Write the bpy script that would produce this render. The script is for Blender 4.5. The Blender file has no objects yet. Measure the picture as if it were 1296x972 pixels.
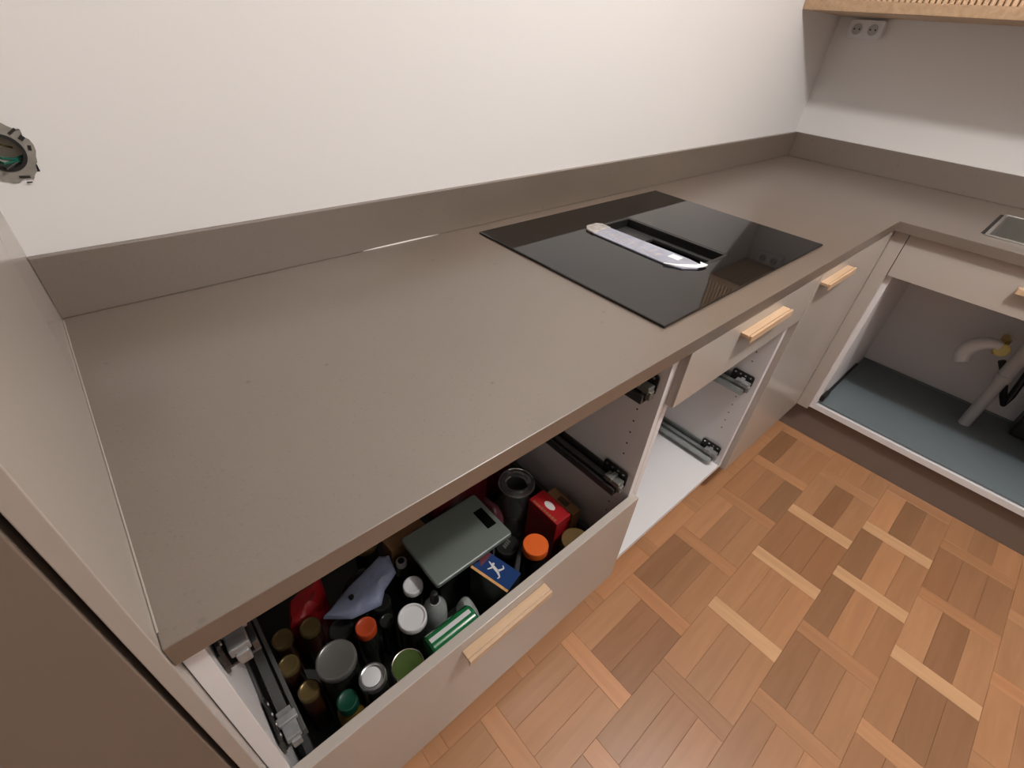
import bpy, bmesh, math, random
from mathutils import Vector, Matrix, noise
random.seed(7)
sc = bpy.context.scene
COL = sc.collection
H = 0.885                      # worktop height; every z below is measured from the worktop surface

# ---------------------------------------------------------------- camera
cd = bpy.data.cameras.new('camera'); cam = bpy.data.objects.new('camera', cd); COL.objects.link(cam)
cd.sensor_fit = 'HORIZONTAL'; cd.sensor_width = 36.0; cd.lens = 16.7457
cd.clip_start = 0.02; cd.clip_end = 50
r_ = Vector((0.74894989, -0.65884445, 0.07069691))
d_ = Vector((-0.36251383, -0.49671061, -0.78858246))
f_ = Vector((0.55466909, 0.56498013, -0.61085158))
M = Matrix(((r_.x, -d_.x, -f_.x), (r_.y, -d_.y, -f_.y), (r_.z, -d_.z, -f_.z))).to_4x4()
M.translation = Vector((0.07513517, -0.92772381, 0.41633566 + H))
cam.matrix_world = M
sc.camera = cam

# ---------------------------------------------------------------- world, lights, exposure
w = bpy.data.worlds.new('world'); sc.world = w; w.use_nodes = True
w.node_tree.nodes['Background'].inputs[0].default_value = (0.9, 0.93, 1, 1)
w.node_tree.nodes['Background'].inputs[1].default_value = 0.05
sc.view_settings.view_transform = 'Standard'; sc.view_settings.look = 'None'
sc.view_settings.gamma = 1; sc.view_settings.use_curve_mapping = False
sc.view_settings.exposure = 0.0
def lamp(name, loc, e, rad, col):
    l = bpy.data.lights.new(name, 'POINT'); l.energy = e; l.shadow_soft_size = rad; l.color = col
    o = bpy.data.objects.new(name, l); COL.objects.link(o); o.location = loc; return o
lamp('ceiling_lamp_light', (1.14, -1.28, 1.41 + H), 62, 0.05, (1.0, 0.965, 0.935))
def area(name, loc, e, sx, sy, col, rot):
    l = bpy.data.lights.new(name, 'AREA'); l.energy = e; l.shape = 'RECTANGLE'; l.size = sx; l.size_y = sy; l.color = col
    o = bpy.data.objects.new(name, l); COL.objects.link(o); o.location = loc; o.rotation_euler = rot; return o
area('room_fill_light', (0.8, -3.2, 2.42), 16, 1.2, 0.8, (1.0, 0.98, 0.97), (0, 0, 0))  # unseen area light added behind the camera as soft ambient fill

# ---------------------------------------------------------------- materials
def mat(name, col, rough=0.5, metal=0.0, spec=0.5, vary=0.0, vscale=8.0, bump=0.0, bscale=60.0, trans=0.0, ior=1.45, alpha=1.0, coat=0.0, emit=None):
    m = bpy.data.materials.new(name); m.use_nodes = True
    nt = m.node_tree; b = nt.nodes['Principled BSDF']
    b.inputs['Base Color'].default_value = (*col, 1); b.inputs['Roughness'].default_value = rough
    b.inputs['Metallic'].default_value = metal; b.inputs['Specular IOR Level'].default_value = spec
    b.inputs['Transmission Weight'].default_value = trans; b.inputs['IOR'].default_value = ior
    b.inputs['Alpha'].default_value = alpha; b.inputs['Coat Weight'].default_value = coat
    tc = nt.nodes.new('ShaderNodeTexCoord')
    n = nt.nodes.new('ShaderNodeTexNoise'); n.inputs['Scale'].default_value = vscale; n.inputs['Detail'].default_value = 4
    nt.links.new(tc.outputs['Object'], n.inputs['Vector'])
    mx = nt.nodes.new('ShaderNodeMixRGB'); mx.blend_type = 'MULTIPLY'; mx.inputs[0].default_value = vary
    mx.inputs[1].default_value = (*col, 1)
    rp = nt.nodes.new('ShaderNodeMapRange'); rp.inputs[1].default_value = .3; rp.inputs[2].default_value = .7
    rp.inputs[3].default_value = .55; rp.inputs[4].default_value = 1.25
    nt.links.new(n.outputs['Fac'], rp.inputs[0]); nt.links.new(rp.outputs[0], mx.inputs[2])
    nt.links.new(mx.outputs[0], b.inputs['Base Color'])
    if bump:
        n2 = nt.nodes.new('ShaderNodeTexNoise'); n2.inputs['Scale'].default_value = bscale; n2.inputs['Detail'].default_value = 3
        nt.links.new(tc.outputs['Object'], n2.inputs['Vector'])
        bp = nt.nodes.new('ShaderNodeBump'); bp.inputs['Strength'].default_value = bump; bp.inputs['Distance'].default_value = .002
        nt.links.new(n2.outputs['Fac'], bp.inputs['Height']); nt.links.new(bp.outputs[0], b.inputs['Normal'])
    return m

def stone():
    m = mat('taupe_stone', (.150, .116, .091), .30, spec=1.0, ior=1.62, vary=.22, vscale=3.0, bump=.08, bscale=160)
    nt = m.node_tree; b = nt.nodes['Principled BSDF']; mx = [n for n in nt.nodes if n.type == 'MIX_RGB'][0]
    tc = [n for n in nt.nodes if n.type == 'TEX_COORD'][0]
    def layer(prev, scale, lo, hi, col, fac=1.0, rnd=None):
        v = nt.nodes.new('ShaderNodeTexVoronoi'); v.inputs['Scale'].default_value = scale
        nt.links.new(tc.outputs['Object'], v.inputs['Vector'])
        mr = nt.nodes.new('ShaderNodeMapRange'); mr.inputs[1].default_value = lo; mr.inputs[2].default_value = hi
        mr.inputs[3].default_value = 1; mr.inputs[4].default_value = 0
        nt.links.new(v.outputs['Distance'], mr.inputs[0])
        sp = nt.nodes.new('ShaderNodeSeparateColor'); nt.links.new(v.outputs['Color'], sp.inputs[0])
        gt = nt.nodes.new('ShaderNodeMath'); gt.operation = 'GREATER_THAN'; gt.inputs[1].default_value = rnd
        nt.links.new(sp.outputs[0], gt.inputs[0])
        mu = nt.nodes.new('ShaderNodeMath'); mu.operation = 'MULTIPLY'
        nt.links.new(mr.outputs[0], mu.inputs[0]); nt.links.new(gt.outputs[0], mu.inputs[1])
        m2 = nt.nodes.new('ShaderNodeMath'); m2.operation = 'MULTIPLY'; m2.inputs[1].default_value = fac
        nt.links.new(mu.outputs[0], m2.inputs[0])
        k = nt.nodes.new('ShaderNodeMixRGB'); k.inputs[2].default_value = (*col, 1)
        nt.links.new(m2.outputs[0], k.inputs[0]); nt.links.new(prev, k.inputs[1]); return k.outputs[0]
    o = layer(mx.outputs[0], 420, .1, .4, (.21, .165, .13), .35, .5)
    o = layer(o, 150, .12, .3, (.09, .065, .05), .45, .72)
    o = layer(o, 30, .04, .14, (.05, .038, .03), .7, .90)
    nt.links.new(o, b.inputs['Base Color'])
    return m

def wood(name, dark, light, scale=1.0, rough=.45, use_objcol=False):
    m = bpy.data.materials.new(name); m.use_nodes = True; nt = m.node_tree; b = nt.nodes['Principled BSDF']
    b.inputs['Roughness'].default_value = rough
    tc = nt.nodes.new('ShaderNodeTexCoord'); mp = nt.nodes.new('ShaderNodeMapping')
    mp.inputs['Scale'].default_value = (4 * scale, 40 * scale, 40 * scale)
    oi = nt.nodes.new('ShaderNodeObjectInfo')
    ad = nt.nodes.new('ShaderNodeVectorMath'); ad.operation = 'ADD'
    sc_ = nt.nodes.new('ShaderNodeMath'); sc_.operation = 'MULTIPLY'; sc_.inputs[1].default_value = 37
    nt.links.new(oi.outputs['Random'], sc_.inputs[0])
    nt.links.new(tc.outputs['Object'], mp.inputs['Vector']); nt.links.new(mp.outputs[0], ad.inputs[0]); nt.links.new(sc_.outputs[0], ad.inputs[1])
    n = nt.nodes.new('ShaderNodeTexNoise'); n.inputs['Scale'].default_value = 1.2; n.inputs['Detail'].default_value = 6; n.inputs['Distortion'].default_value = .6
    nt.links.new(ad.outputs[0], n.inputs['Vector'])
    cr = nt.nodes.new('ShaderNodeValToRGB'); cr.color_ramp.elements[0].position = .3; cr.color_ramp.elements[1].position = .72
    cr.color_ramp.elements[0].color = (*dark, 1); cr.color_ramp.elements[1].color = (*light, 1)
    nt.links.new(n.outputs['Fac'], cr.inputs[0]); out = cr.outputs[0]
    if use_objcol:
        k = nt.nodes.new('ShaderNodeMixRGB'); k.blend_type = 'MULTIPLY'; k.inputs[0].default_value = 1
        nt.links.new(out, k.inputs[1]); nt.links.new(oi.outputs['Color'], k.inputs[2]); out = k.outputs[0]
    nt.links.new(out, b.inputs['Base Color'])
    bp = nt.nodes.new('ShaderNodeBump'); bp.inputs['Strength'].default_value = .06; bp.inputs['Distance'].default_value = .001
    nt.links.new(n.outputs['Fac'], bp.inputs['Height']); nt.links.new(bp.outputs[0], b.inputs['Normal'])
    return m

W = dict(
 wall=mat('wall_paint', (.76, .745, .735), .75, vary=.05, vscale=1.2, bump=.06, bscale=120),
 ceil=mat('ceiling_paint', (.8, .79, .77), .8, vary=.03),
 stone=stone(),
 front=mat('beige_front', (.43, .385, .345), .22, vary=.04, vscale=4, bump=.03, bscale=250),
 panel=mat('beige_side_panel', (.40, .355, .315), .16, vary=.04, vscale=4),
 display=mat('display_black', (.003, .003, .003), .3, spec=.2),
 taupe=mat('taupe_door', (.185, .145, .115), .42, vary=.05, vscale=4),
 frontedge=mat('beige_edge', (.33, .28, .25), .45, vary=.04),
 white=mat('white_melamine', (.74, .73, .74), .40, vary=.03, bump=.02, bscale=200),
 greyside=mat('grey_drawer_metal', (.07, .07, .068), .45, metal=.3, vary=.1),
 oak=wood('oak', (.50, .33, .20), (.62, .44, .29), 1.5, .45),
 floor=wood('parquet_oak', (.36, .175, .082), (.42, .21, .102), 1.0, .36, True),
 glass=mat('black_hob_glass', (.006, .006, .006), .035, spec=.6, vary=.1),
 black=mat('black_plastic', (.012, .012, .012), .4, vary=.2, vscale=30),
 steel=mat('galvanised_steel', (.42, .45, .44), .38, metal=.8, vary=.35, vscale=40),
 dsteel=mat('dark_steel', (.10, .10, .10), .42, metal=.7, vary=.4, vscale=40),
 midsteel=mat('mid_grey_metal', (.09, .09, .085), .5, metal=.2, vary=.2),
 latch=mat('latch_metal', (.30, .30, .30), .45, metal=.4, vary=.5, vscale=60),
 deepboard=wood('oak_board', (.33, .21, .12), (.45, .30, .18), 1.5, .45),
 chrome=mat('chrome', (.75, .74, .72), .18, metal=1, vary=.1),
 stain=mat('stainless', (.62, .61, .58), .28, metal=1, vary=.1, vscale=20),
 plinth=mat('taupe_plinth', (.19, .145, .12), .5, vary=.06),
 dark=mat('dark_gap', (.02, .017, .015), .8, vary=.1),
 silicone=mat('silicone', (.75, .72, .68), .35),
 sealant=mat('beige_sealant', (.34, .30, .26), .4),
 mat=mat('drip_mat', (.15, .18, .195), .55, vary=.1, bump=.3, bscale=300),
 plastic=mat('white_plastic', (.72, .72, .73), .35, vary=.04),
 greyplastic=mat('grey_plastic', (.42, .42, .43), .4, vary=.06),
 film=mat('milky_film', (.34, .35, .43), .25, vary=.35, vscale=35, bump=.6, bscale=70),
 filmwhite=mat('white_film', (.85, .86, .88), .3, vary=.05),
 filmend=mat('crinkled_film_end', (.42, .39, .37), .25, vary=.6, vscale=60, bump=.8, bscale=90),
 brass=mat('brass', (.75, .56, .20), .25, metal=.9, vary=.2),
 yellow=mat('yellow_plastic', (.70, .62, .22), .4, vary=.2),
 goldlid=mat('gold_lid', (.20, .14, .055), .30, metal=.5, vary=.15),
 greylid=mat('grey_lid', (.20, .20, .185), .30, metal=.5, vary=.1),
 silver=mat('silver_lid', (.55, .55, .55), .25, metal=.9, vary=.1),
 red=mat('red_card', (.42, .014, .018), .35, vary=.15, vscale=30),
 darkred=mat('dark_red_foil', (.09, .006, .010), .3, vary=.4, vscale=30, bump=.6, bscale=30),
 orange=mat('orange_plastic', (.80, .14, .02), .4, vary=.08),
 orange2=mat('orange_red_plastic', (.42, .055, .015), .35, vary=.08),
 green=mat('green_can', (.01, .17, .05), .2, vary=.1, coat=.5),
 dgreen=mat('dark_green_cap', (.004, .055, .032), .4, vary=.1),
 olive=mat('olive_lid', (.06, .10, .02), .35, vary=.4, vscale=40),
 brownlid=mat('brown_lid', (.15, .09, .03), .4, vary=.15),
 scale=mat('scale_greygreen', (.15, .175, .155), .35, vary=.06),
 blue=mat('blue_card', (.012, .045, .17), .35, vary=.1),
 ocard=mat('orange_card_side', (.80, .42, .16), .45, vary=.5, vscale=70),
 kraft=mat('kraft_card', (.30, .16, .07), .55, vary=.35, vscale=25),
 lilac=mat('lilac_foil', (.25, .29, .42), .28, vary=.35, vscale=28, bump=.8, bscale=35),
 jarglass=mat('jar_glass', (.85, .88, .86), .04, trans=.95, ior=1.45),
 clearpl=mat('clear_plastic', (.72, .76, .74), .15, trans=.55, ior=1.3, vary=.3, vscale=50, bump=.8, bscale=50),
 amber=mat('spice_amber', (.045, .014, .006), .3, vary=.3, vscale=60),
 brownc=mat('brown_contents', (.10, .05, .03), .5, vary=.4, vscale=70),
 darkc=mat('dark_glass_and_shade', (.02, .022, .018), .15, vary=.3),  # drawer shade put into the colour of bodies and cartons, besides dark glass
 ygreen=mat('yellow_contents', (.16, .095, .015), .4, vary=.3, vscale=50),
 pink=mat('pink_foil', (.13, .035, .045), .3, vary=.4, vscale=30, bump=.8, bscale=30),
 plaster=mat('plaster', (.26, .24, .21), .9, vary=.5, vscale=60, bump=.8, bscale=60),
 cream=mat('cream_box', (.50, .47, .38), .6, vary=.3, vscale=80),
 teal=mat('green_wire', (.01, .10, .07), .4),
 paper=mat('printed_white', (.80, .78, .76), .5),
)

# ---------------------------------------------------------------- helpers
def add_box(bm, x0, x1, y0, y1, z0, z1, m=None):
    vs = [bm.verts.new((x, y, z + H)) for z in (z0, z1) for x, y in ((x0, y0), (x1, y0), (x1, y1), (x0, y1))]
    fs = [bm.faces.new([vs[i] for i in q]) for q in ((3, 2, 1, 0), (4, 5, 6, 7), (0, 1, 5, 4), (1, 2, 6, 5), (2, 3, 7, 6), (3, 0, 4, 7))]
    if m is not None: bmesh.ops.transform(bm, matrix=m, verts=vs)
    return vs
def box(*a):
    bm = bmesh.new(); add_box(bm, *a); return bm
def boxes(*L):
    bm = bmesh.new()
    for a in L: add_box(bm, *a)
    return bm
def obox(cx, cy, z0, z1, sx, sy, ang, top=None):   # rotated box
    bm = bmesh.new(); add_box(bm, -sx/2, sx/2, -sy/2, sy/2, z0, z1)
    bmesh.ops.transform(bm, matrix=Matrix.Translation((cx, cy, 0)) @ Matrix.Rotation(ang, 4, 'Z'), verts=bm.verts); return bm
def slab(xs, ys, keep, z0, z1):
    bm = bmesh.new(); V = {}
    def v(i, j, k):
        if (i, j, k) not in V: V[i, j, k] = bm.verts.new((xs[i], ys[j], (z0, z1)[k] + H))
        return V[i, j, k]
    nx, ny = len(xs) - 1, len(ys) - 1
    K = lambda i, j: 0 <= i < nx and 0 <= j < ny and keep(i, j)
    for i in range(nx):
        for j in range(ny):
            if not K(i, j): continue
            bm.faces.new([v(i, j, 1), v(i+1, j, 1), v(i+1, j+1, 1), v(i, j+1, 1)])
            bm.faces.new([v(i, j+1, 0), v(i+1, j+1, 0), v(i+1, j, 0), v(i, j, 0)])
            if not K(i, j-1): bm.faces.new([v(i, j, 0), v(i+1, j, 0), v(i+1, j, 1), v(i, j, 1)])
            if not K(i, j+1): bm.faces.new([v(i+1, j+1, 0), v(i, j+1, 0), v(i, j+1, 1), v(i+1, j+1, 1)])
            if not K(i-1, j): bm.faces.new([v(i, j+1, 0), v(i, j, 0), v(i, j, 1), v(i, j+1, 1)])
            if not K(i+1, j): bm.faces.new([v(i+1, j, 0), v(i+1, j+1, 0), v(i+1, j+1, 1), v(i+1, j, 1)])
    return bm
def add_lathe(bm, cx, cy, prof, n=28, m=None):     # prof: (r, z) list bottom to top
    rings = []
    for r, z in prof:
        if r < 1e-6: rings.append([bm.verts.new((0, 0, z))])
        else: rings.append([bm.verts.new((r*math.cos(2*math.pi*k/n), r*math.sin(2*math.pi*k/n), z)) for k in range(n)])
    for a, b in zip(rings, rings[1:]):
        for k in range(n):
            k2 = (k+1) % n
            if len(a) == 1 and len(b) == 1: continue
            if len(a) == 1: bm.faces.new([a[0], b[k2], b[k]])
            elif len(b) == 1: bm.faces.new([a[k], a[k2], b[0]])
            else: bm.faces.new([a[k], a[k2], b[k2], b[k]])
    vs = [v for r in rings for v in r]
    T = Matrix.Translation((cx, cy, H)) @ (m if m is not None else Matrix())
    bmesh.ops.transform(bm, matrix=T, verts=vs)
    bmesh.ops.recalc_face_normals(bm, faces=bm.faces)
def lathe(cx, cy, prof, n=28, m=None):
    bm = bmesh.new(); add_lathe(bm, cx, cy, prof, n, m); return bm
def add_tube(bm, pts, r, n=12, cap=True):
    pts = [Vector(p) for p in pts]; rings = []
    a = None
    for i, p in enumerate(pts):
        t = (pts[min(i+1, len(pts)-1)] - pts[max(i-1, 0)]).normalized()
        if a is None:
            a = t.cross(Vector((0, 0, 1)))
            if a.length < .1: a = t.cross(Vector((1, 0, 0)))
        a = a - t*a.dot(t); a.normalize(); b = t.cross(a); rr = r[i] if isinstance(r, (list, tuple)) else r
        rings.append([bm.verts.new(p + Vector((0, 0, H)) + rr*(a*math.cos(2*math.pi*k/n) + b*math.sin(2*math.pi*k/n))) for k in range(n)])
    for a, b in zip(rings, rings[1:]):
        for k in range(n): bm.faces.new([a[k], a[(k+1) % n], b[(k+1) % n], b[k]])
    if cap: bm.faces.new(rings[0][::-1]); bm.faces.new(rings[-1])
    bmesh.ops.recalc_face_normals(bm, faces=bm.faces)
def tube(pts, r, n=12):
    bm = bmesh.new(); add_tube(bm, pts, r, n); return bm
def add_prism(bm, pts, axis, a0, a1):              # 2-D polygon extruded along an axis
    def P(u, v, a):
        if axis == 'x': return (a, u, v + H)
        if axis == 'y': return (u, a, v + H)
        return (u, v, a + H)
    A = [bm.verts.new(P(u, v, a0)) for u, v in pts]; B = [bm.verts.new(P(u, v, a1)) for u, v in pts]
    bm.faces.new(A); bm.faces.new(B[::-1]); n = len(pts)
    for k in range(n): bm.faces.new([A[k], A[(k+1) % n], B[(k+1) % n], B[k]])
    bmesh.ops.recalc_face_normals(bm, faces=bm.faces)
def prism(pts, axis, a0, a1):
    bm = bmesh.new(); add_prism(bm, pts, axis, a0, a1); return bm
def rrect(x0, x1, y0, y1, r, n=5):
    out = []
    for cx, cy, a in ((x1-r, y1-r, 0), (x0+r, y1-r, 90), (x0+r, y0+r, 180), (x1-r, y0+r, 270)):
        for k in range(n+1):
            t = math.radians(a + 90*k/n); out.append((cx + r*math.cos(t), cy + r*math.sin(t)))
    return out
def wloc(o):
    v = Vector((0, 0, 0))
    while o: v += o.location; o = o.parent
    return v
def obj(name, bm, m, parent=None, bevel=0, smooth=False, label=None, origin=None):
    if origin is None: off = wloc(parent) if parent else None
    else: off = Vector(origin)
    if parent is None and origin is None:
        xs = [v.co.x for v in bm.verts]; ys = [v.co.y for v in bm.verts]; zs = [v.co.z for v in bm.verts]
        off = Vector(((min(xs)+max(xs))/2, (min(ys)+max(ys))/2, min(zs)))
    for v in bm.verts: v.co -= off
    me = bpy.data.meshes.new(name); bm.to_mesh(me); bm.free(); me.materials.append(m)
    o = bpy.data.objects.new(name, me); COL.objects.link(o)
    if parent: o.parent = parent; o.location = off - wloc(parent)
    else: o.location = off
    if smooth:
        for p in me.polygons: p.use_smooth = True
        me.set_sharp_from_angle(angle=math.radians(35))
    if bevel:
        b = o.modifiers.new('bevel', 'BEVEL'); b.width = bevel; b.segments = 2; b.limit_method = 'ANGLE'; b.angle_limit = math.radians(40)
    if label: o['label'] = label
    return o
def thing(name, label, cat, loc, group=None):
    o = bpy.data.objects.new(name, None); o.empty_display_size = .05; COL.objects.link(o)
    o.location = (loc[0], loc[1], loc[2] + H); o['label'] = label; o['category'] = cat
    if group: o['group'] = group
    return o
def tag(o, label, cat, group=None):
    o['label'] = label; o['category'] = cat
    if group: o['group'] = group
    return o
def struct(name, bm, m, **k):
    o = obj(name, bm, m, **k); o['kind'] = 'structure'; return o

FL = -H
# ---------------------------------------------------------------- room shell
XR, YB = 2.612, 0.0
XL, YF, ZC = -1.9, -4.3, 1.60
floor = struct('floor', box(XL, XR, YF, YB, FL - .06, FL - .012), W['dark'], origin=(0, 0, 0))
# back wall with the rough round hole of an unfinished wall box (square chase, closed by the plaster ring)
hx, hz, hr = .033, .230, .026
struct('wall_back', prism([(XL, FL - .06), (XR + .1, FL - .06), (XR + .1, ZC), (XL, ZC)], 'y', .05, .12), W['wall'])
wb = bmesh.new()
xs = [XL, hx - hr, hx + hr, XR + .1]; zs = [FL - .06, hz - hr, hz + hr, ZC]
for i in range(3):
    for j in range(3):
        if i == 1 and j == 1: continue
        add_box(wb, xs[i], xs[i+1], 0, .05, zs[j], zs[j+1])
bmesh.ops.remove_doubles(wb, verts=wb.verts, dist=1e-5)
obj('plaster_layer', wb, W['wall'], parent=bpy.data.objects['wall_back'])
struct('wall_right', box(XR, XR + .1, YF, 0, FL - .06, ZC), W['wall'])
struct('wall_left', box(XL - .1, XL, YF, .05, FL - .06, ZC), W['wall'])
struct('wall_front', box(XL - .1, XR + .1, YF - .1, YF, FL - .06, ZC), W['wall'])
struct('ceiling', box(XL - .1, XR + .1, YF - .1, .12, ZC, ZC + .1), W['ceil'])

# parquet: single oak strips running away from the camera between ladders of three cross strips
P, SW, RH = .27, .048, .2
def plank_mesh(name, L, Wd):
    bm = bmesh.new(); g = .00015; t = .0005
    b = [(-L/2+g, -Wd/2+g), (L/2-g, -Wd/2+g), (L/2-g, Wd/2-g), (-L/2+g, Wd/2-g)]
    tp = [(-L/2+g+t, -Wd/2+g+t), (L/2-g-t, -Wd/2+g+t), (L/2-g-t, Wd/2-g-t), (-L/2+g+t, Wd/2-g-t)]
    A = [bm.verts.new((x, y, -.012)) for x, y in b]; B = [bm.verts.new((x, y, -.0004)) for x, y in b]; C = [bm.verts.new((x, y, 0)) for x, y in tp]
    for p, q in ((A, B), (B, C)):
        for k in range(4): bm.faces.new([p[k], p[(k+1) % 4], q[(k+1) % 4], q[k]])
    bm.faces.new(C); bm.faces.new(A[::-1])
    me = bpy.data.meshes.new(name); bm.to_mesh(me); bm.free(); me.materials.append(W['floor']); return me
ms = plank_mesh('plank_single', RH, SW); mr = plank_mesh('plank_cross', P - SW, RH/3)
rng = random.Random(11)
darks = [(.775, -.81), (1.59, -.81), (1.59, -1.073), (1.32, -1.073), (1.455, -1.34), (1.19, -1.34), (1.19, -1.41), (1.05, -.67), (1.72, -.94), (1.86, -.67), (2.0, -1.07), (1.86, -1.14)]
mids = [(1.455, -.87), (1.455, -.94), (1.455, -1.0), (1.05, -.74), (.78, -.72), (1.72, -1.27)]
lights = [(1.32, -.94), (1.59, -.94), (1.455, -1.14), (1.32, -1.34), (1.05, -.94), (1.725, -1.14)]
far = bmesh.new(); npl = 0
def put(x, y, kind):
    global npl
    q = lambda L, rx, ry: any(abs(x-a) < rx and abs(y-b) < ry for a, b in L)
    v = rng.gauss(1.0, .10); hue = rng.gauss(0, .03)
    if kind == 's': v = rng.gauss(1.08, .10)
    if q(darks, .06, .034) and kind == 'r': v = .68
    elif q(mids, .06, .034) and kind == 'r': v = .78
    elif q(lights, .03, .06) and kind == 's': v = 1.45
    v = max(.88 if kind == 's' else .62, min(1.8, v))
    if v > 1.4: hue = .30
    col = (v, v*(1 + hue*.6), v*(1 + hue), 1)
    inview = (-.05 < x < 2.12 and -2.02 < y < -.44)
    me = ms if kind == 's' else mr
    if inview and npl < 300:
        o = bpy.data.objects.new('plank', me); COL.objects.link(o); o.parent = floor
        o.location = (x, y, rng.uniform(-.0002, .0002)); o.color = col
        if kind == 's': o.rotation_euler.z = math.pi/2
        npl += 1
    else:
        T = Matrix.Translation((x, y, 0)) @ (Matrix.Rotation(math.pi/2, 4, 'Z') if kind == 's' else Matrix())
        vs = [far.verts.new(T @ v_.co) for v_ in me.vertices]
        for p in me.polygons: far.faces.new([vs[i] for i in p.vertices])
k = -3
while -.64 - RH*k > YF:
    yc = -.64 - RH*k - RH/2
    if yc - RH/2 < YF or yc + RH/2 > YB + .001: k += 1; continue
    x0 = 1.455 if k % 2 == 0 else 1.32
    for m_ in range(-12, 5):
        x = x0 + P*m_
        if XL < x < XR - .02: put(x, yc, 's')
        xr = x + P/2
        if XL + .1 < xr < XR - .11:
            for j in range(3): put(xr, yc + RH/2 - RH/6 - j*RH/3, 'r')
    k += 1
fo = obj('parquet', far, W['floor'], parent=floor, origin=(0, 0, 0)); fo['kind'] = 'stuff'

# ---------------------------------------------------------------- worktop
YFr, XFr, TH, UP, UT = -.637, 1.965, .030, .0967, .012
HX0, HX1, HY0, HY1 = .775, 1.493, -.583, -.058           # hob
VX0, VX1, VY0, VY1 = 1.045, 1.192, -.478, -.180          # opening in the hob
SX0, SX1, SY0, SY1 = 2.075, 2.425, -1.42, -.835          # sink
wt = thing('worktop', 'L-shaped taupe speckled stone worktop running from the tall unit to the sink', 'worktop', (1.3, -.3, -TH))
xs = [0, HX0 + .03, HX1 - .03, XFr, SX0 + .004, SX1 - .004, XR]
ys = [-2.3, SY0 + .004, SY1 - .004, YFr, HY0 + .03, HY1 - .03, 0]
def kp(i, j):
    if xs[i] < XFr - .001 and ys[j] < YFr - .001: return False
    if i == 1 and j == 4: return False
    if i == 4 and j == 1: return False
    return True
obj('stone_slab', slab(xs, ys, kp, -TH, 0), W['stone'], wt, bevel=.0012, origin=(0, 0, 0))
obj('upstand', box(0, XR, -UT, 0, .0003, UP), W['stone'], wt, bevel=.001, origin=(0, 0, 0))
obj('upstand', box(XR - UT, XR, -2.3, -UT - .0003, .0003, UP), W['stone'], wt, bevel=.001, origin=(0, 0, 0))
sl = bmesh.new()
add_tube(sl, [(x, -UT - .0005, .0006) for x in (.50, .53, .60, .66, .69)], [.0004, .0014, .0018, .0012, .0003], 6)
obj('sealant_bead', sl, W['silicone'], wt, label='patch of white sealant left in the joint below the upstand')
sl = bmesh.new()
add_tube(sl, [(.0008, -.02 - .1*k, .0006) for k in range(7)], .0009, 6)
obj('sealant_bead', sl, W['sealant'], wt, label='pale sealant line against the tall unit panel')

# ---------------------------------------------------------------- hob
hob = thing('induction_hob', 'black glass induction hob with an open extractor slot in its middle', 'hob', ((HX0+HX1)/2, (HY0+HY1)/2, 0))
gx = [HX0, VX0, VX1, HX1]; gy = [HY0, VY0, VY1, HY1]
obj('glass_plate', slab(gx, gy, lambda i, j: not (i == 1 and j == 1), .0004, .0055), W['glass'], hob, bevel=.0018)
fr = slab([VX0, VX0+.008, VX1-.008, VX1], [VY0, VY0+.008, VY1-.008, VY1], lambda i, j: not (i == 1 and j == 1), -.006, .0052)
obj('slot_frame', fr, W['black'], hob, bevel=.0008)
du = bmesh.new()
a, b, c, e = VX0+.002, VX1-.002, VY0+.002, VY1-.002
for q in ((a, a+.004, c, e), (b-.004, b, c, e), (a, b, c, c+.004), (a, b, e-.004, e)): add_box(du, *q, -.11, -.006)
add_box(du, a, b, c, e, -.115, -.11)
obj('extractor_duct', du, W['black'], hob)
obj('filter_ledge', slab([a, a+.018, b-.018, b], [c, c+.012, e-.1, e], lambda i, j: not (i == 1 and j == 1), -.024, -.016), W['dsteel'], hob, bevel=.001)
obj('under_tray', slab([HX0+.034, VX0, VX1, HX1-.034], [HY0+.034, VY0, VY1, HY1-.034], lambda i, j: not (i == 1 and j == 1), -.0295, .0003), W['black'], hob)
# slot cover wrapped in protective film
cv = thing('slot_cover', 'long grey-blue slot cover in crinkled plastic film lying beside the hob opening', 'cover', (1.035, -.33, .0055))
def curved(x0, x1, y0, y1, z0, z1, r):
    return prism(rrect(x0, x1, y0, y1, r), 'z', z0, z1)
obj('wrapped_bar', prism([(1.008, -.215), (1.075, -.205), (1.078, -.44), (1.072, -.478), (1.046, -.482), (1.018, -.462), (1.006, -.43)], 'z', .0056, .0092), W['film'], cv, bevel=.001)
obj('film_end', prism([(1.012, -.188), (1.03, -.172), (1.066, -.172), (1.078, -.185), (1.076, -.214), (1.007, -.216)], 'z', .0057, .0110), W['filmend'], cv, bevel=.002, label='crumpled clear end of the film')
pts = []
for k in range(9):
    t = k/8; pts.append((1.002 + .03*t**1.6 + .040*t, -.425 - .062*math.sin(t*math.pi/2)))
inn = [(x + .012*(1-abs(2*i/8-1)) + .002, y + .014*math.sin(max(.15, i/8)*math.pi/2)) for i, (x, y) in enumerate(pts)]
obj('white_border', prism(pts + [(1.083, -.486), (1.083, -.466)] + inn[::-1], 'z', .0093, .0104), W['filmwhite'], cv, label='bright white curved border of the wrapping')
tx = bmesh.new()
add_box(tx, 1.045, 1.068, -.432, -.405, .0093, .0096)
obj('white_label', tx, W['filmwhite'], cv, label='small white rectangle printed on the film')
tx = bmesh.new()
rg = random.Random(3)
for k in range(9):
    y = -.235 - .019*k; L = rg.uniform(.02, .045)
    add_box(tx, 1.02, 1.02 + L, y, y + .0045, .0093, .0095)
tl = obj('print_lines', tx, W['filmend'], cv, label='faint lines of grey print'); tl['kind'] = 'stuff'

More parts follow.
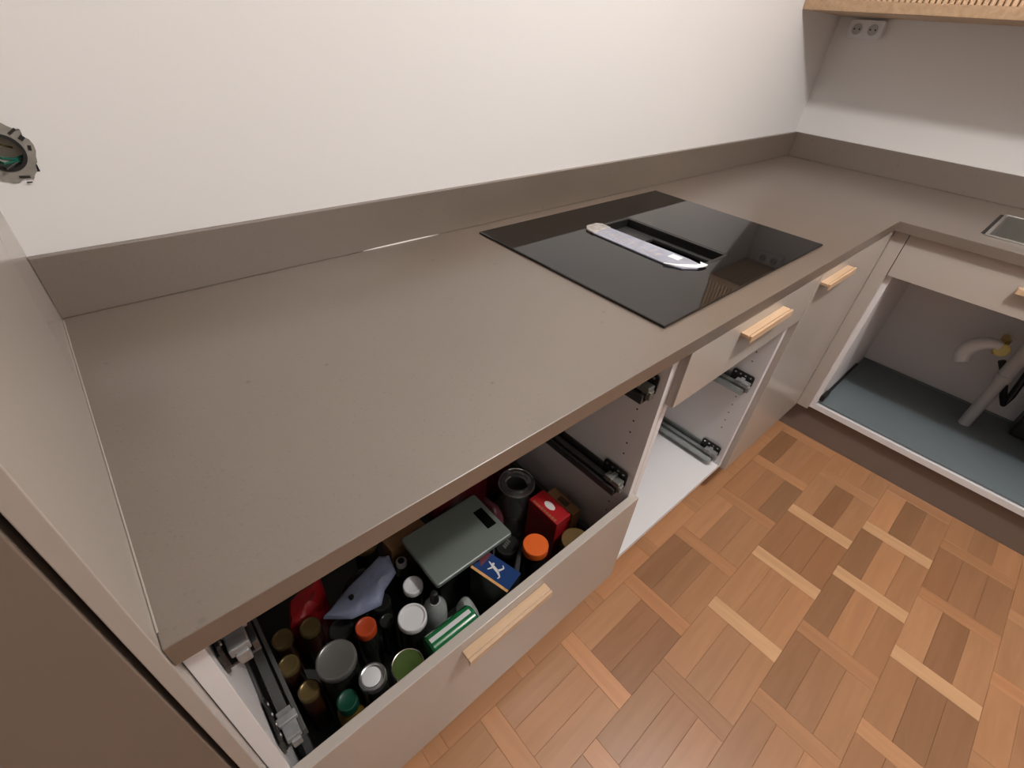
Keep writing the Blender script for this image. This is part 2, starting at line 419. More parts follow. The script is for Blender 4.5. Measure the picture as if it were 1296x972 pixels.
# ---------------------------------------------------------------- sink
sk = thing('sink', 'stainless steel inset sink at the right edge of the picture', 'sink', ((SX0+SX1)/2, (SY0+SY1)/2, -.18))
sxs = [SX0 - .003, SX0 + .005, SX1 - .005, SX1 + .003]; sys_ = [SY0 - .003, SY0 + .005, SY1 - .005, SY1 + .003]
obj('rim', slab(sxs, sys_, lambda i, j: not (i == 1 and j == 1), .0003, .004), W['stain'], sk, bevel=.0015)
bw = bmesh.new(); a, b, c, e = SX0 + .0045, SX1 - .0045, SY0 + .0045, SY1 - .0045
for q in ((a, a+.002, c, e), (b-.002, b, c, e), (a, b, c, c+.002), (a, b, e-.002, e)): add_box(bw, *q, -.165, .002)
add_box(bw, a, b, c, e, -.167, -.165)
obj('bowl', bw, W['stain'], sk)
obj('rim_strip', boxes((SX0 + .01, SX1 - .01, SY1 + .0035, SY1 + .013, .0002, .0012)), W['dark'], sk, label='dark strip along the left edge of the sink')  # thin dark strip laid on the worktop beside the rim
obj('plug_hole', lathe((a+b)/2, (c+e)/2, [(0, -.1648), (.045, -.1648), (.045, -.163), (.02, -.1645), (0, -.1645)]), W['dsteel'], sk, smooth=True)

# ---------------------------------------------------------------- tall unit on the left
TZ = 1.30; TY = -.640
tu = thing('tall_unit', 'tall beige cabinet standing left of the worktop, cut by the left edge', 'cabinet', (-.3, -.32, FL))
obj('side_panel', box(-.013, -.0002, TY, -.0005, FL + .001, TZ), W['panel'], tu, bevel=.0008)
obj('side_panel', box(-.618, -.602, TY + .02, -.0005, FL + .001, TZ), W['white'], tu)
obj('carcass', boxes((-.602, -.0135, -.62, -.0005, FL + .1, FL + .118), (-.602, -.0135, -.62, -.0005, TZ - .018, TZ), (-.602, -.0135, -.012, -.0005, FL + .118, TZ - .018), (-.034, -.0135, -.612, -.012, FL + .118, TZ - .018)), W['white'], tu)
dr = obj('door', box(-.614, -.0185, TY, TY + .019, FL + .142, TZ - .002), W['taupe'], tu, bevel=.001)
obj('gap_strip', box(-.06, -.0135, TY + .0215, TY + .028, FL + .142, TZ - .002), W['dark'], tu)

# ---------------------------------------------------------------- handles
FY = -.635
def handle_bm(c, z, L=.2, axis='x'):
    prof = [(0, 0), (-.0165, 0), (-.0165, -.0025), (-.0185, -.0025), (-.0185, .0008), (-.0235, .0008), (-.0235, -.015), (-.020, -.015), (-.020, -.007), (-.0, -.007)]
    if axis == 'x': return prism([(FY - .0002 + u, z + v) for u, v in prof], 'x', c - L/2, c + L/2)
    return prism([(FXR - .0002 + u, z + v) for u, v in prof], 'y', c - L/2, c + L/2)

# runners -----------------------------------------------------------
def runner(parent, x, s, z, y0, bright=True, front=-.60, m='steel'):
    """s=+1: on a left side panel (projects to +x); s=-1: on a right one"""
    m1 = W[m]
    X = lambda a, b: (min(x + s*a, x + s*b), max(x + s*a, x + s*b))
    r = obj('drawer_runner', boxes((*X(.0005, .004), front, y0, z - .016, z + .022), (*X(.004, .036), front + .004, y0, z - .016, z - .012), (*X(.030, .036), front + .004, y0, z - .012, z + .004), (*X(.012, .026), front + .012, y0, z - .010, z + .010)), m1, parent, bevel=.0008)
    br = bmesh.new(); pts = rrect(front - .004, front + .062, z - .004, z + .042, .007, 3)
    add_prism(br, pts, 'x', X(.004, .0075)[0], X(.004, .0075)[1]); obj('bracket', br, W['black'], r, bevel=.0006)
    sb = bmesh.new()
    for k in range(4):
        T = Matrix.Rotation(s*math.pi/2, 4, 'Y')
        bb = bmesh.new(); add_lathe(bb, 0, 0, [(0, 0), (.0032, 0), (.0032, .0014), (0, .0018)], 8); 
        bb.free()
        cy = front + .006 + .0155*k
        ring = [(cy + .0032*math.cos(t*math.pi/4), z + .034 + .0032*math.sin(t*math.pi/4)) for t in range(8)]
        add_prism(sb, ring, 'x', X(.0075, .009)[0], X(.0075, .009)[1])
    s_ = obj('screw', sb, W['silver'], r); s_['kind'] = 'stuff'
    lt = bmesh.new()
    add_box(lt, *X(.010, .030), front - .002, front + .040, z + .008, z + .022)
    add_box(lt, *X(.014, .027), front - .006, front + .004, z - .006, z + .014)
    add_box(lt, *X(.008, .034), front + .018, front + .030, z + .016, z + .027)
    obj('latch', lt, W['latch'] if bright else W['greylid'], r, bevel=.0015)
    return r
def pin_holes(parent, x, s, ys_, zs_):
    bm = bmesh.new()
    for y in ys_:
        for z in zs_:
            ring = [(y + .0022*math.cos(t*math.pi/4), z + .0022*math.sin(t*math.pi/4)) for t in range(8)]
            add_prism(bm, ring, 'x', min(x, x + s*.0003), max(x, x + s*.0003))
    o = obj('pin_holes', bm, W['dark'], parent, label='dark shelf pin holes'); o['kind'] = 'stuff'

CY, BT, PT = -.617, -.745, .018      # carcass front, bottom, panel thickness
def carcass(t, x0, x1, top=-.0305):
    obj('side_panel', box(x0, x0 + PT, CY, -.03, BT, top), W['white'], t, bevel=.0006)
    obj('side_panel', box(x1 - PT, x1, CY, -.03, BT, top), W['white'], t, bevel=.0006)
    obj('bottom_panel', box(x0 + PT, x1 - PT, CY, -.03, BT, BT + PT), W['white'], t, bevel=.0006)
    obj('back_panel', box(x0 + PT, x1 - PT, -.04, -.034, BT + PT, top), W['white'], t)
zh = [-.195 - .032*k for k in range(5)] + [-.455 - .032*k for k in range(5)]

# cabinet with the open pantry drawer -------------------------------
c1 = thing('base_cabinet', 'wide white base cabinet beside the tall unit, upper drawers missing, jars in its lowest drawer', 'cabinet', (.4, -.32, BT))
carcass(c1, .0006, .7995)
for s, x in ((1, .0006 + PT), (-1, .7995 - PT)):
    runner(c1, x, s, -.135, -.10, bright=(s == 1), m='dsteel')
    runner(c1, x, s, -.405, -.10, bright=(s == 1), m='midsteel' if s == 1 else 'dsteel')
    if s < 0: pin_holes(c1, x, s, (-.575,), zh)
dw = obj('drawer', boxes((.034, .0465, -.612, -.10, -.716, -.600), (.7535, .766, -.612, -.10, -.716, -.600), (.0465, .7535, -.112, -.10, -.716, -.600), (.034, .766, -.612, -.10, -.722, -.716)), W['greyside'], c1, bevel=.0008, label='dark grey metal drawer full of groceries')
obj('drawer_front', box(.0016, .798, FY, -.617, -.748, -.428), W['front'], dw, bevel=.0012)
obj('handle', handle_bm(.40, -.458), W['oak'], dw, bevel=.0006, label='light oak handle')
obj('back_rail', tube([(.06, -.104, -.56), (.74, -.104, -.56)], .005, 8), W['dsteel'], dw)

# second cabinet -----------------------------------------------------
c2 = thing('base_cabinet', 'white base cabinet under the hob with one top drawer and an empty open space below', 'cabinet', (1.1, -.32, BT))
carcass(c2, .8005, 1.3995)
for s, x in ((1, .8005 + PT), (-1, 1.3995 - PT)):
    runner(c2, x, s, -.405, -.10)
    runner(c2, x, s, -.694, -.10)
    pin_holes(c2, x, s, (-.575,), zh)
d2 = obj('drawer', boxes((.835, .847, -.612, -.16, -.15, -.135), (1.353, 1.365, -.612, -.16, -.15, -.135), (.835, 1.365, -.612, -.16, -.155, -.15)), W['greyside'], c2)
obj('drawer_front', box(.8020, 1.3980, FY, -.617, -.163, -.033), W['front'], d2, bevel=.0012)
obj('handle', handle_bm(1.10, -.060), W['oak'], d2, bevel=.0006, label='light oak handle')

# third cabinet with full front ---------------------------------------
c3 = thing('base_cabinet', 'closed corner base cabinet with a full-height beige front and oak handle', 'cabinet', (1.7, -.32, BT))
carcass(c3, 1.4005, 1.99)
obj('front_panel', box(1.402, 1.9845, FY, -.617, -.748, -.033), W['front'], c3, bevel=.0012)
obj('handle', handle_bm(1.51, -.058, .19), W['oak'], c3, bevel=.0006, label='light oak handle')

# sink cabinet ----------------------------------------------------------
FXR = 1.985; CX = 2.003
c4 = thing('sink_cabinet', 'open white sink cabinet on the right with a false top front and plumbing inside', 'cabinet', (2.3, -1.1, BT))
y1, y0 = -.672, -1.47
PS = .021
obj('side_panel', box(CX, 2.58, y1 - PS, y1, -.742, -.0305), W['white'], c4, bevel=.0006)
obj('side_panel', box(CX, 2.58, y0, y0 + PS, -.742, -.0305), W['white'], c4, bevel=.0006)
obj('bottom_panel', box(CX, 2.58, y0 + PS, y1 - PS, -.742, -.719), W['white'], c4, bevel=.0006)
obj('back_panel', box(2.55, 2.558, y0 + PS, y1 - PS, -.719, -.17), W['white'], c4)
ff = obj('false_front', box(FXR, CX, y0 + .002, -.6785, -.168, -.033), W['front'], c4, bevel=.0012)
obj('handle', handle_bm(-1.075, -.085, .2, 'y'), W['oak'], ff, bevel=.0006, label='light oak handle')
obj('filler_strip', box(FXR, CX, -.6765, FY - .0005, -.745, -.033), W['front'], c4, bevel=.0008)
dm = obj('drip_mat', prism([(CX + .012, -.7165), (2.545, -.7165), (2.545, -.708), (2.54, -.708), (2.538, -.7145), (CX + .02, -.7145), (CX + .018, -.7105), (CX + .012, -.7105)], 'y', y0 + PS + .003, y1 - PS - .003), W['mat'])
tag(dm, 'blue-grey rubber drip mat lying on the floor of the sink cabinet', 'mat')
cb = obj('hinge_rail', boxes((CX + .004, CX + .062, -.709, -.694, -.700, -.676), (CX + .062, CX + .42, -.703, -.694, -.700, -.690)), W['black'], c4, bevel=.002, label='black runner at the foot of the side panel')

# next cabinet beyond the frame
c5 = thing('base_cabinet', 'closed beige base cabinet beyond the sink cabinet, outside the right edge', 'cabinet', (2.3, -1.9, BT))
obj('carcass', box(CX, 2.58, -2.29, y0 - .002, BT, -.0305), W['white'], c5)
obj('front_panel', box(FXR, CX - .0005, -2.29, y0 - .001, -.748, -.033), W['front'], c5, bevel=.001)

# plinths
struct('trim_1', box(.0, 2.02, -.575, -.559, FL + .0005, BT - .001), W['plinth'])
struct('trim_2', box(2.025, 2.041, -2.3, -.5755, FL + .0005, BT - .001), W['plinth'])

# plumbing ---------------------------------------------------------------
pl = thing('waste_pipe', 'grey upright waste pipe standing under the sink', 'pipe', (2.37, -1.115, -.714))
obj('riser', tube([(2.37, -1.115, -.50), (2.37, -1.115, -.31), (2.34, -1.15, -.25), (2.30, -1.20, -.215)], .024, 16), W['greyplastic'], pl, smooth=True)
obj('lower_pipe', tube([(2.37, -1.115, -.714), (2.37, -1.115, -.50)], .020, 16), W['greyplastic'], pl, smooth=True)
obj('collar', tube([(2.37, -1.115, -.505), (2.37, -1.115, -.480)], .0265, 16), W['greyplastic'], pl, smooth=True)
obj('trap', lathe(2.28, -1.235, [(0, -.40), (.03, -.40), (.045, -.385), (.045, -.25), (.036, -.24), (.036, -.1685), (0, -.1685)], 20), W['black'], pl, smooth=True, label='dark bottle trap below the sink bowl')
vv = thing('stop_valve', 'yellow stop valve with a white bent hose in the sink cabinet', 'valve', (2.49, -1.06, -.42))
arc = [(2.40, -1.045 + .068*math.cos(math.radians(t)), -.468 + .068*math.sin(math.radians(t))) for t in (-33, -28, -12, 5, 22, 38, 54, 70, 85, 97)]
obj('white_hose', tube(arc, [.016, .024, .027, .028, .0275, .026, .024, .021, .018, .015], 16), W['plastic'], vv, smooth=True, label='fat white plastic bend')
obj('valve_body', tube([(2.545, -1.055, -.415), (2.44, -1.055, -.415)], .013, 12), W['brass'], vv, smooth=True)
obj('valve_body', tube([(2.44, -1.055, -.448), (2.44, -1.055, -.385)], .015, 12), W['brass'], vv, smooth=True)
vk = obj('valve_knob', tube([(2.44, -1.055, -.425), (2.395, -1.062, -.412)], [.020, .024], 12), W['yellow'], vv, bevel=.004, label='yellow knob')
sh = tag(obj('supply_hose', tube([(2.455, -1.085, -.47), (2.46, -1.12, -.52), (2.47, -1.16, -.60), (2.48, -1.175, -.63), (2.50, -1.18, -.60), (2.52, -1.17, -.48)], .012, 10), W['black'], smooth=True), 'black flexible supply hose hanging under the sink', 'hose')
bx = tag(obj('filter_box', box(2.43, 2.54, -1.44, -1.24, -.7135, -.45), W['black'], bevel=.01), 'black box at the back right of the sink cabinet', 'box')

# ---------------------------------------------------------------- wall cabinet with fluted oak front
wc = thing('wall_cabinet', 'oak wall cabinet with a fluted front above the sink run', 'cabinet', (2.43, -.8, .504))
obj('carcass', box(2.262, XR - .0005, -1.8, -.001, .5045, 1.18), W['oak'], wc, bevel=.001)
obj('bottom_board', box(2.243, 2.2615, -1.8, -.001, .504, .534), W['deepboard'], wc, bevel=.002, label='smooth oak edge board along the bottom')
fl = bmesh.new(); y = -.006
while y > -1.79:
    add_prism(fl, [(2.2615, y), (2.2615, y - .013), (2.252, y - .013), (2.2475, y - .0095), (2.2475, y - .0035), (2.252, y)], 'z', .5345, 1.18); y -= .0165
fo = obj('fluted_front', fl, W['oak'], wc, label='fine vertical oak flutes'); fo['kind'] = 'stuff'

# double socket
sk2 = thing('wall_socket', 'white double wall socket under the oak wall cabinet', 'socket', (XR, -.115, .44))
obj('plate', prism(rrect(-.178, -.058, .440, .497, .006), 'x', XR - .034, XR - .0005), W['plastic'], sk2, bevel=.002)
for yy in (-.09, -.146):
    ring = [(yy + .021*math.cos(t*math.pi/10), .468 + .021*math.sin(t*math.pi/10)) for t in range(20)]
    inr = [(yy + .018*math.cos(t*math.pi/10), .468 + .018*math.sin(t*math.pi/10)) for t in range(20)]
    ou = obj('outlet', prism(ring, 'x', XR - .036, XR - .0342), W['plastic'], sk2)
    obj('outlet_well', prism(inr, 'x', XR - .0365, XR - .0361), W['greyplastic'], ou)
    for dz in (-.009, .009):
        rr = [(yy + dz + .003*math.cos(t*math.pi/4), .468 + .003*math.sin(t*math.pi/4)) for t in range(8)]
        obj('pin_hole', prism(rr, 'x', XR - .0372, XR - .0366), W['dark'], ou)

# unfinished wall box with wires
jb = thing('wall_box', 'unfinished round wall box with green wires in a ragged hole at the left edge', 'wall box', (hx, 0, hz))
def ragged(r, amp, n, seed):
    g = random.Random(seed)
    return [(hx + (r + g.uniform(-amp, amp))*math.cos(2*math.pi*k/n), hz + (r + g.uniform(-amp, amp))*math.sin(2*math.pi*k/n)) for k in range(n)]
def annulus(ro, ri, y0, y1):
    bm = bmesh.new(); n = len(ro)
    V = [[bm.verts.new((p[0], y, p[1] + H)) for p in L] for L in (ro, ri) for y in (y0, y1)]
    for k in range(n):
        q = (k+1) % n
        for A, B in ((0, 2), (1, 3), (0, 1), (2, 3)):
            bm.faces.new([V[A][k], V[A][q], V[B][q], V[B][k]])
    bmesh.ops.recalc_face_normals(bm, faces=bm.faces); return bm
n = 36
g = random.Random(5)
ro = [(hx + (.0315 + g.uniform(-.003, .0025))*math.cos(2*math.pi*k/n), hz + (.037 + g.uniform(-.004, .003))*math.sin(2*math.pi*k/n)) for k in range(n)]
ri = [(hx + .0215*math.cos(2*math.pi*k/n), hz + .0225*math.sin(2*math.pi*k/n)) for k in range(n)]
obj('broken_plaster', annulus(ro, ri, -.0025, -.0002), W['plaster'], jb)
ri2 = [(hx + .0175*math.cos(2*math.pi*k/n), hz + .0185*math.sin(2*math.pi*k/n)) for k in range(n)]
obj('box_rim', annulus(ri, ri2, -.0035, .040), W['black'], jb, smooth=True)
obj('box_back', prism(ri2, 'y', .018, .022), W['cream'], jb)
for k in range(3):
    a = hz - .004 - .006*k
    obj('wire', tube([(hx - .014, .016, a), (hx - .004, -.004 - .003*k, a - .002), (hx + .008, .002, a - .005 + .004*k), (hx + .015, .012, a - .004)], .0017, 6), W['teal'] if k < 2 else W['black'], jb, smooth=True, label='green wire' if k < 2 else 'black wire')
obj('wire', tube([(hx - .012, .015, hz + .011), (hx + .002, .0, hz + .009), (hx + .010, .010, hz + .003)], .0014, 6), W['brass'], jb, smooth=True)
ch = bmesh.new()
for (dx, dz, sx, sz, an) in ((.027, .004, .0035, .006, .2), (.018, .024, .010, .003, -.6), (.008, -.030, .011, .003, .1), (.010, -.037, .006, .0015, 0), (.024, .016, .006, .005, -.7)):
    vs = add_box(ch, -sx/2, sx/2, -.0034, -.0026, -sz/2 - H, sz/2 - H)
    bmesh.ops.transform(ch, matrix=Matrix.Translation((hx + dx, 0, hz + dz + H)) @ Matrix.Rotation(an, 4, 'Y'), verts=vs)
o = obj('chips', ch, W['dark'], jb, label='dark chips around the ragged hole'); o['kind'] = 'stuff'

# ---------------------------------------------------------------- groceries in the drawer
DB = -.7155   # drawer floor
def jar(name, x, y, zt, r, body, lidm, label, cat='jar', lh=.014, rb=None, group=None, lid_label=None, neck=None, recess=.0012):
    rb = rb or r*.98
    t = thing(name, label, cat, (x, y, DB), group)
    zl = zt - lh
    nk = neck or r*.9
    obj('jar_body' if cat == 'jar' else 'bottle_body', lathe(x, y, [(0, DB), (rb*.9, DB), (rb, DB + .006), (rb, zl - .018), (nk, zl - .004), (nk, zl), (0, zl)], 24), body, t, smooth=True)
    obj('lid', lathe(x, y, [(0, zl), (r, zl), (r, zt - .0025), (r - .0015, zt - .0003), (r - .004, zt), (r - .006, zt - recess), (0, zt - recess)], 32), lidm, t, smooth=True)
    return t
jar('storage_jar', .134, -.480, -.520, .0355, W['darkc'], W['greylid'], 'jar with a wide plain grey metal lid among the gold lids')
jar('spice_jar', .066, -.414, -.560, .0185, W['amber'], W['goldlid'], 'small jar with gold lid left of the wide grey-lidded jar', group='gold-lidded spice jars')
jar('spice_jar', .077, -.478, -.560, .0185, W['amber'], W['goldlid'], 'small jar with gold lid, nearest of them to the drawer front', group='gold-lidded spice jars')
jar('spice_jar', .124, -.372, -.560, .0195, W['amber'], W['goldlid'], 'small jar with gold lid behind the wide grey-lidded jar, below red packet', group='gold-lidded spice jars')
jar('spice_jar', .075, -.352, -.575, .0195, W['amber'], W['goldlid'], 'dim small jar with gold lid deepest in the left corner of the drawer', group='gold-lidded spice jars')
jar('storage_jar', .171, -.402, -.585, .0250, W['darkc'], W['black'], 'jar with a black lid between the gold lid and the red-orange lid')
jar('sauce_bottle', .206, -.446, -.550, .0205, W['darkc'], W['orange2'], 'bottle with a red-orange cap below the lilac pouch', cat='bottle', lh=.02, rb=.022)
sj = jar('storage_jar', .170, -.547, -.520, .0245, W['darkc'], W['silver'], 'clear jar with a silver-rimmed white lid near the drawer front')
obj('lid_disc', lathe(.168, -.547, [(0, -.5202), (.0165, -.5202), (.0165, -.5185), (.0145, -.5175), (0, -.5175)], 24), W['plastic'], sj, smooth=True, label='white raised centre of the lid')
jar('sauce_bottle', .121, -.543, -.545, .0185, W['ygreen'], W['dgreen'], 'bottle with a dark green cap and yellow contents near the drawer front', cat='bottle', lh=.022, rb=.0225, neck=.014)
jar('storage_jar', .232, -.560, -.550, .0300, W['olive'], W['olive'], 'jar with an olive green lid and bright rim, touching the drawer front', recess=.0005)
obj('lid_rim', lathe(.232, -.560, [(.0302, -.560), (.0312, -.560), (.0312, -.5505), (.0295, -.5490), (.0285, -.5495), (.0302, -.5515)], 28), W['chrome'], [o for o in COL.objects if o.name.startswith('storage_jar')][-1], smooth=True)
w1 = jar('storage_jar', .326, -.425, -.560, .0215, W['darkc'], W['plastic'], 'white-lidded tub tucked under the corner of the kitchen scale')
w2 = jar('storage_jar', .284, -.492, -.540, .0290, W['darkc'], W['plastic'], 'tub with a larger white lid behind the green can', recess=.004)
jar('storage_jar', .250, -.445, -.585, .0160, W['darkc'], W['darkc'], 'small dark green jar between the orange cap and the white lid')
jar('storage_jar', .262, -.395, -.600, .0220, W['darkc'], W['black'], 'dark jar behind the two white-lidded tubs')
nb = jar('glass_bottle', .340, -.352, -.575, .0125, W['darkc'], W['greyplastic'], 'small bottle with a dark grey ring neck beside the far left corner of the scale', cat='bottle', rb=.022)
obj('neck_hole', lathe(.340, -.352, [(0, -.5755), (.0075, -.5755), (.0075, -.5742), (0, -.5742)], 16), W['black'], nb)
# nozzle bottle
nz = thing('squeeze_bottle', 'translucent bottle with a dark nozzle in front of the scale corner', 'bottle', (.340, -.487, DB))
obj('bottle_body', lathe(.340, -.487, [(0, DB), (.024, DB), (.026, DB + .01), (.026, -.60), (.024, -.575), (.016, -.560), (.012, -.552), (0, -.552)], 26), W['clearpl'], nz, smooth=True)
obj('nozzle', lathe(.340, -.487, [(0, -.552), (.0095, -.552), (.0090, -.535), (.0075, -.530), (.0065, -.522), (0, -.520)], 20), W['black'], nz, smooth=True)
# green can lying
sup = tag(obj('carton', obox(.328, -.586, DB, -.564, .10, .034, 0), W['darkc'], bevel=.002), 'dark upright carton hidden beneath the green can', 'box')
gc = thing('drink_can', 'shiny green can lying on its side against the drawer front', 'can', (.325, -.570, -.5635))
Rm = Matrix.Rotation(math.pi/2, 4, 'Y')
obj('can_body', lathe(.274, -.570, [(0, 0), (.023, 0), (.0268, .004), (.0268, .100), (.023, .104), (0, .104)], 28, Matrix.Translation((0, 0, -.5365)) @ Rm), W['green'], gc, smooth=True)
st = bmesh.new(); ring = []
for k in range(5):
    t = math.radians(72 + 5*k)
    ring.append((-.570 + .0271*math.cos(t), -.5365 + .0271*math.sin(t)))
ring2 = [(-.570 + .0264*math.cos(math.radians(72 + 5*k)), -.5365 + .0264*math.sin(math.radians(72 + 5*k))) for k in range(5)][::-1]
add_prism(st, ring + ring2, 'x', .278, .370); obj('white_stripe', st, W['plastic'], gc, label='white stripe along the can')
# crinkled clear bag
def blob(cx, cy, cz, sx, sy, sz, amp, seed, ang=0, freq=22, n=20):
    bm = bmesh.new(); bmesh.ops.create_uvsphere(bm, u_segments=n, v_segments=n//2 + 2, radius=1)
    for v in bm.verts:
        p = v.co.copy()
        p = Vector((math.copysign(abs(p.x)**.7, p.x), math.copysign(abs(p.y)**.7, p.y), p.z))
        q = Vector((p.x*sx, p.y*sy, p.z*sz))
        d = noise.noise(q*freq + Vector((seed, seed*2, 0)))*amp
        q += v.co.normalized()*d
        v.co = q
    T = Matrix.Translation((cx, cy, cz + H)) @ Matrix.Rotation(ang, 4, 'Z')
    bmesh.ops.transform(bm, matrix=T, verts=bm.verts); return bm
tag(obj('plastic_bag', blob(.398, -.532, -.640, .020, .036, .068, .010, 3, .1), W['clearpl'], smooth=True), 'crinkled translucent grey-green bag between the nozzle bottle and the blue carton', 'bag')
# kitchen scale on a carton
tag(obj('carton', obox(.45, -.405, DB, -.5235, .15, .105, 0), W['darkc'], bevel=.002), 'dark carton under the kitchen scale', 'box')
ks = thing('kitchen_scale', 'flat grey-green kitchen scale with a small black display lying on the groceries', 'scale', (.451, -.4145, -.523))
obj('scale_body', prism(rrect(.349, .553, -.4855, -.3435, .007), 'z', -.523, -.510), W['scale'], ks, bevel=.003)
obj('display', box(.516, .541, -.443, -.387, -.5099, -.5094), W['display'], ks)
for fx in (.365, .535):
    obj('foot', box(fx - .005, fx + .005, -.475, -.465, -.5235, -.523), W['black'], ks)
# lilac pouch
pp = [(.150, -.382), (.216, -.357), (.301, -.331), (.318, -.343), (.310, -.385), (.271, -.405), (.251, -.428), (.219, -.422), (.193, -.417)]
def pouch(pts, z, th, seed, bend=.006, n=3, base=None):
    bm = bmesh.new(); cx = sum(p[0] for p in pts)/len(pts); cy = sum(p[1] for p in pts)/len(pts)
    P = []
    for i, p in enumerate(pts):
        q = pts[(i+1) % len(pts)]
        for k in range(n): P.append((p[0] + (q[0]-p[0])*k/n, p[1] + (q[1]-p[1])*k/n))
    rings = []
    for s, zz in ((1, 0), (.97, .35), (.82, .75), (.5, 1), (.2, 1.05)):
        rings.append([bm.verts.new((cx + (x-cx)*s, cy + (y-cy)*s, H + z + th*zz + (noise.noise(Vector(((cx+(x-cx)*s)*60, (cy+(y-cy)*s)*60, seed)))*bend if zz > 0 else 0))) for x, y in P])
    lo = [bm.verts.new((x, y, H + (z - .004 if base is None else base))) for x, y in P]
    for A, B in [(lo, rings[0])] + list(zip(rings, rings[1:])):
        for k in range(len(P)): bm.faces.new([A[k], A[(k+1) % len(P)], B[(k+1) % len(P)], B[k]])
    bm.faces.new(rings[-1]); bm.faces.new(lo[::-1])
    bmesh.ops.recalc_face_normals(bm, faces=bm.faces); return bm
lp = thing('foil_pouch', 'pale lilac-blue pouch with a small black dot near the worktop edge', 'pouch', (.24, -.38, -.550))
obj('pouch_body', pouch(pp, -.547, .016, 4), W['lilac'], lp, smooth=True)
obj('black_dot', lathe(.209, -.386, [(0, -.5375), (.0055, -.5375), (.0055, -.5290), (0, -.5285)], 14), W['black'], lp, smooth=True)
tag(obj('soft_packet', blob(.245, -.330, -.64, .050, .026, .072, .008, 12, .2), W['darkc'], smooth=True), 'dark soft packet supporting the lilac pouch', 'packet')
# red packets
tag(obj('soft_packet', pouch([(.095, -.338), (.110, -.290), (.185, -.275), (.178, -.318), (.158, -.338), (.122, -.352)], -.585, .022, 21, .016, 3, DB), W['red'], smooth=True), 'bright red soft packet in the far left of the drawer', 'packet')
tag(obj('foil_packet', blob(.600, -.350, -.640, .022, .046, .070, .007, 31, .1), W['pink'], smooth=True), 'dull pink foil packet between the scale and the open glass jar', 'packet')
tag(obj('foil_packet', blob(.665, -.277, -.60, .060, .024, .098, .009, 41, .0), W['darkred'], smooth=True), 'dark red foil packet behind the open glass jar', 'packet')
rp = thing('flat_packet', 'dark red packet with white print, against the worktop edge behind the scale', 'packet', (.53, -.305, DB))
obj('packet_body', obox(.53, -.310, DB, -.50, .16, .030, 0), W['darkred'], rp, bevel=.004)
pr = bmesh.new(); rg = random.Random(9)
for k in range(7): add_box(pr, .46 + .02*k, .46 + .02*k + rg.uniform(.006, .014), -.3225, -.316, -.4999, -.4996)
o = obj('white_print', pr, W['paper'], rp, label='broken white print'); o['kind'] = 'stuff'
tag(obj('carton', obox(.38, -.305, DB, -.56, .10, .04, .05), W['kraft'], bevel=.002), 'brown carton at the far side of the drawer behind the scale', 'box')
# blue carton
bc = thing('carton', 'blue carton with a white leaping figure and orange sides by the drawer front', 'box', (.472, -.523, DB))
ang = math.atan2(-.093, .027) + math.pi/2
bx_, by_ = .4735, -.5235
obj('carton_body', obox(bx_, by_, DB, -.5315, .0545, .096, .255), W['darkc'], bc, bevel=.001)
def local(u, v): return (bx_ + u*math.cos(.255) - v*math.sin(.255), by_ + u*math.sin(.255) + v*math.cos(.255))
def flat(pts, z0, z1, m, name, parent, label=None):
    return obj(name, prism([local(u, v) for u, v in pts], 'z', z0, z1), m, parent, label=label)
flat([(-.021, -.048), (.0265, -.048), (.0265, .030), (-.021, .048)], -.5314, -.5308, W['blue'], 'blue_face', bc)
flat([(-.0125, .030), (.0, .046), (.026, .047), (.0265, .0302)], -.5307, -.5304, W['pink'], 'corner_patch', bc, 'pale pink patch at the far corner')
fg = bmesh.new()
def stroke(a, b, w0, w1):
    a = Vector(a); b = Vector(b); d = (b - a).normalized(); nrm = Vector((-d.y, d.x))
    P_ = [a + nrm*w0, b + nrm*w1, b - nrm*w1, a - nrm*w0]
    add_prism(fg, [local(*p) for p in P_], 'z', -.5307, -.5303)
stroke((.0, -.004), (.004, .012), .0035, .003); stroke((.004, .012), (.008, .024), .0022, .001)
stroke((.0, .010), (-.009, .016), .002, .001); stroke((.0, -.004), (.013, -.012), .003, .0013); stroke((.013, -.012), (.018, -.006), .0016, .001)
stroke((.0, -.004), (-.008, -.016), .003, .0013); stroke((-.008, -.016), (-.014, -.014), .0015, .001)
stroke((.0105, .011), (.0075, .015), .0022, .0022)
obj('leaping_figure', fg, W['paper'], bc, label='white silhouette of a leaping figure')
flat([(-.0272, -.048), (-.0215, -.048), (-.0215, .048), (-.0272, .048)], -.5314, -.5305, W['ocard'], 'orange_band', bc)
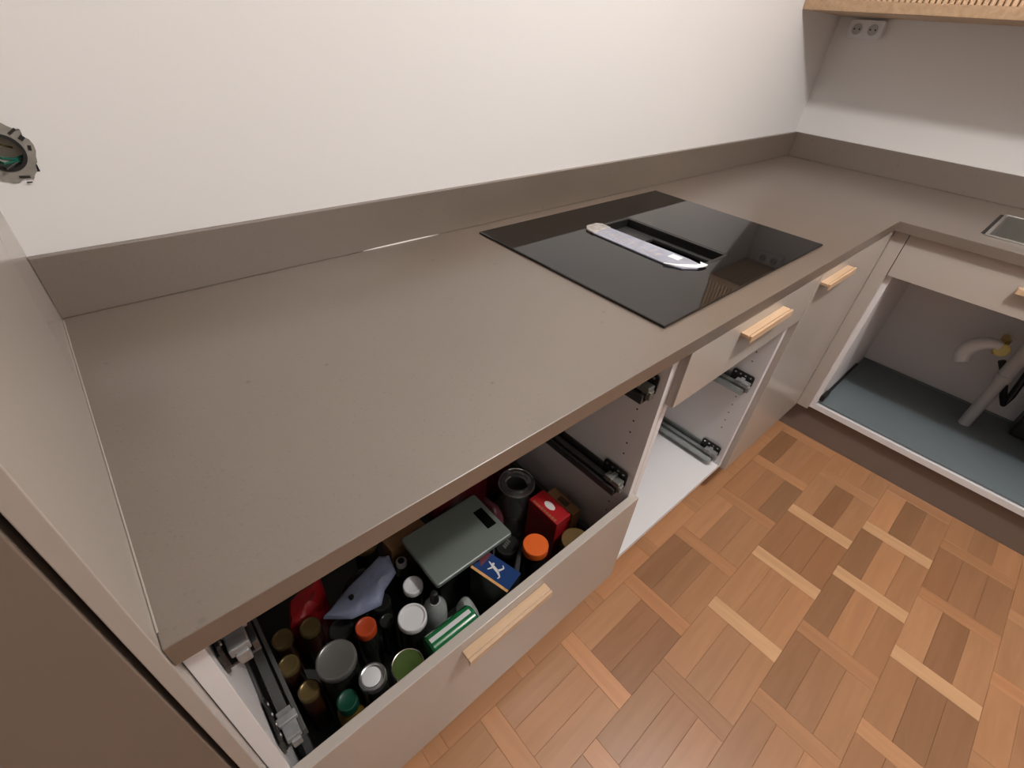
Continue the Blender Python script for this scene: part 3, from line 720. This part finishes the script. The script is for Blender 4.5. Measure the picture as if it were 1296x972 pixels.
# black cap, orange lid, red packet, brown lid
bj = jar('storage_jar', .555, -.470, -.575, .0290, W['darkc'], W['black'], 'jar with a black lid left of the big orange lid')
bl = bmesh.new()
for k in range(4): add_box(bl, .545 + .006*k, .549 + .006*k, -.476 + .002*k, -.466 + .002*k, -.5762, -.5758)
o = obj('white_print', bl, W['greylid'], bj, label='faint grey print on the lid'); o['kind'] = 'stuff'
jar('storage_jar', .585, -.532, -.530, .0300, W['darkc'], W['orange'], 'jar with a big bright orange lid near the drawer front', lh=.02, recess=.0)
tag(obj('flat_packet', obox(.600, -.590, DB, -.555, .16, .022, 0), W['darkred'], bevel=.003), 'dark red packet pressed against the drawer front under the orange lid', 'packet')
jar('storage_jar', .694, -.566, -.575, .0360, W['brownc'], W['brownlid'], 'jar with a matt brown-olive lid in the right front corner of the drawer', recess=.0)
# red box with oval
rb_ = thing('carton', 'bright red carton with a white oval in front of the open glass jar', 'box', (.692, -.470, DB))
obj('carton_body', obox(.692, -.472, DB, -.5408, .050, .098, .0), W['red'], rb_, bevel=.001)
ov = [(.6935 + .0095*math.cos(2*math.pi*k/20), -.470 + .0165*math.sin(2*math.pi*k/20)) for k in range(20)]
obj('white_oval', prism(ov, 'z', -.5407, -.5402), W['paper'], rb_)
pr = bmesh.new(); rg = random.Random(19)
for k in range(9): add_box(pr, .670, .6745 + rg.uniform(0, .002), -.512 + .009*k, -.512 + .009*k + .006, -.5407, -.5404)
o = obj('print', pr, W['kraft'], rb_, label='pale print along the edge'); o['kind'] = 'stuff'
kx = thing('carton', 'narrow light brown carton at the right side wall of the drawer', 'box', (.737, -.47, DB))
obj('carton_body', obox(.7375, -.478, DB, -.548, .028, .092, 0), W['kraft'], kx, bevel=.001)
obj('brown_patch', box(.727, .744, -.495, -.463, -.5479, -.5476), W['brownc'], kx)
# open glass jar
gj = thing('glass_jar', 'open empty glass jar with a thick round rim at the far right of the drawer', 'jar', (.662, -.374, DB))
obj('glass_body', lathe(.666, -.375, [(0, DB), (.036, DB), (.040, DB + .008), (.040, -.57), (.034, -.545), (.034, -.53), (.0315, -.53), (.0315, -.545), (.037, -.572), (.037, DB + .010), (0, DB + .006)], 32), W['jarglass'], gj, smooth=True)
obj('rim', lathe(.666, -.375, [(.027, -.5300), (.044, -.5300), (.047, -.524), (.044, -.516), (.036, -.513), (.029, -.517), (.027, -.524), (.027, -.5300)], 36), W['jarglass'], gj, smooth=True)
# fillers in the shadow under the worktop
jar('storage_jar', .42, -.250, -.57, .030, W['darkc'], W['greylid'], 'jar with grey lid in the shadow behind the scale')
jar('storage_jar', .30, -.255, -.58, .028, W['darkc'], W['goldlid'], 'jar with gold lid in the shadow behind the lilac pouch')
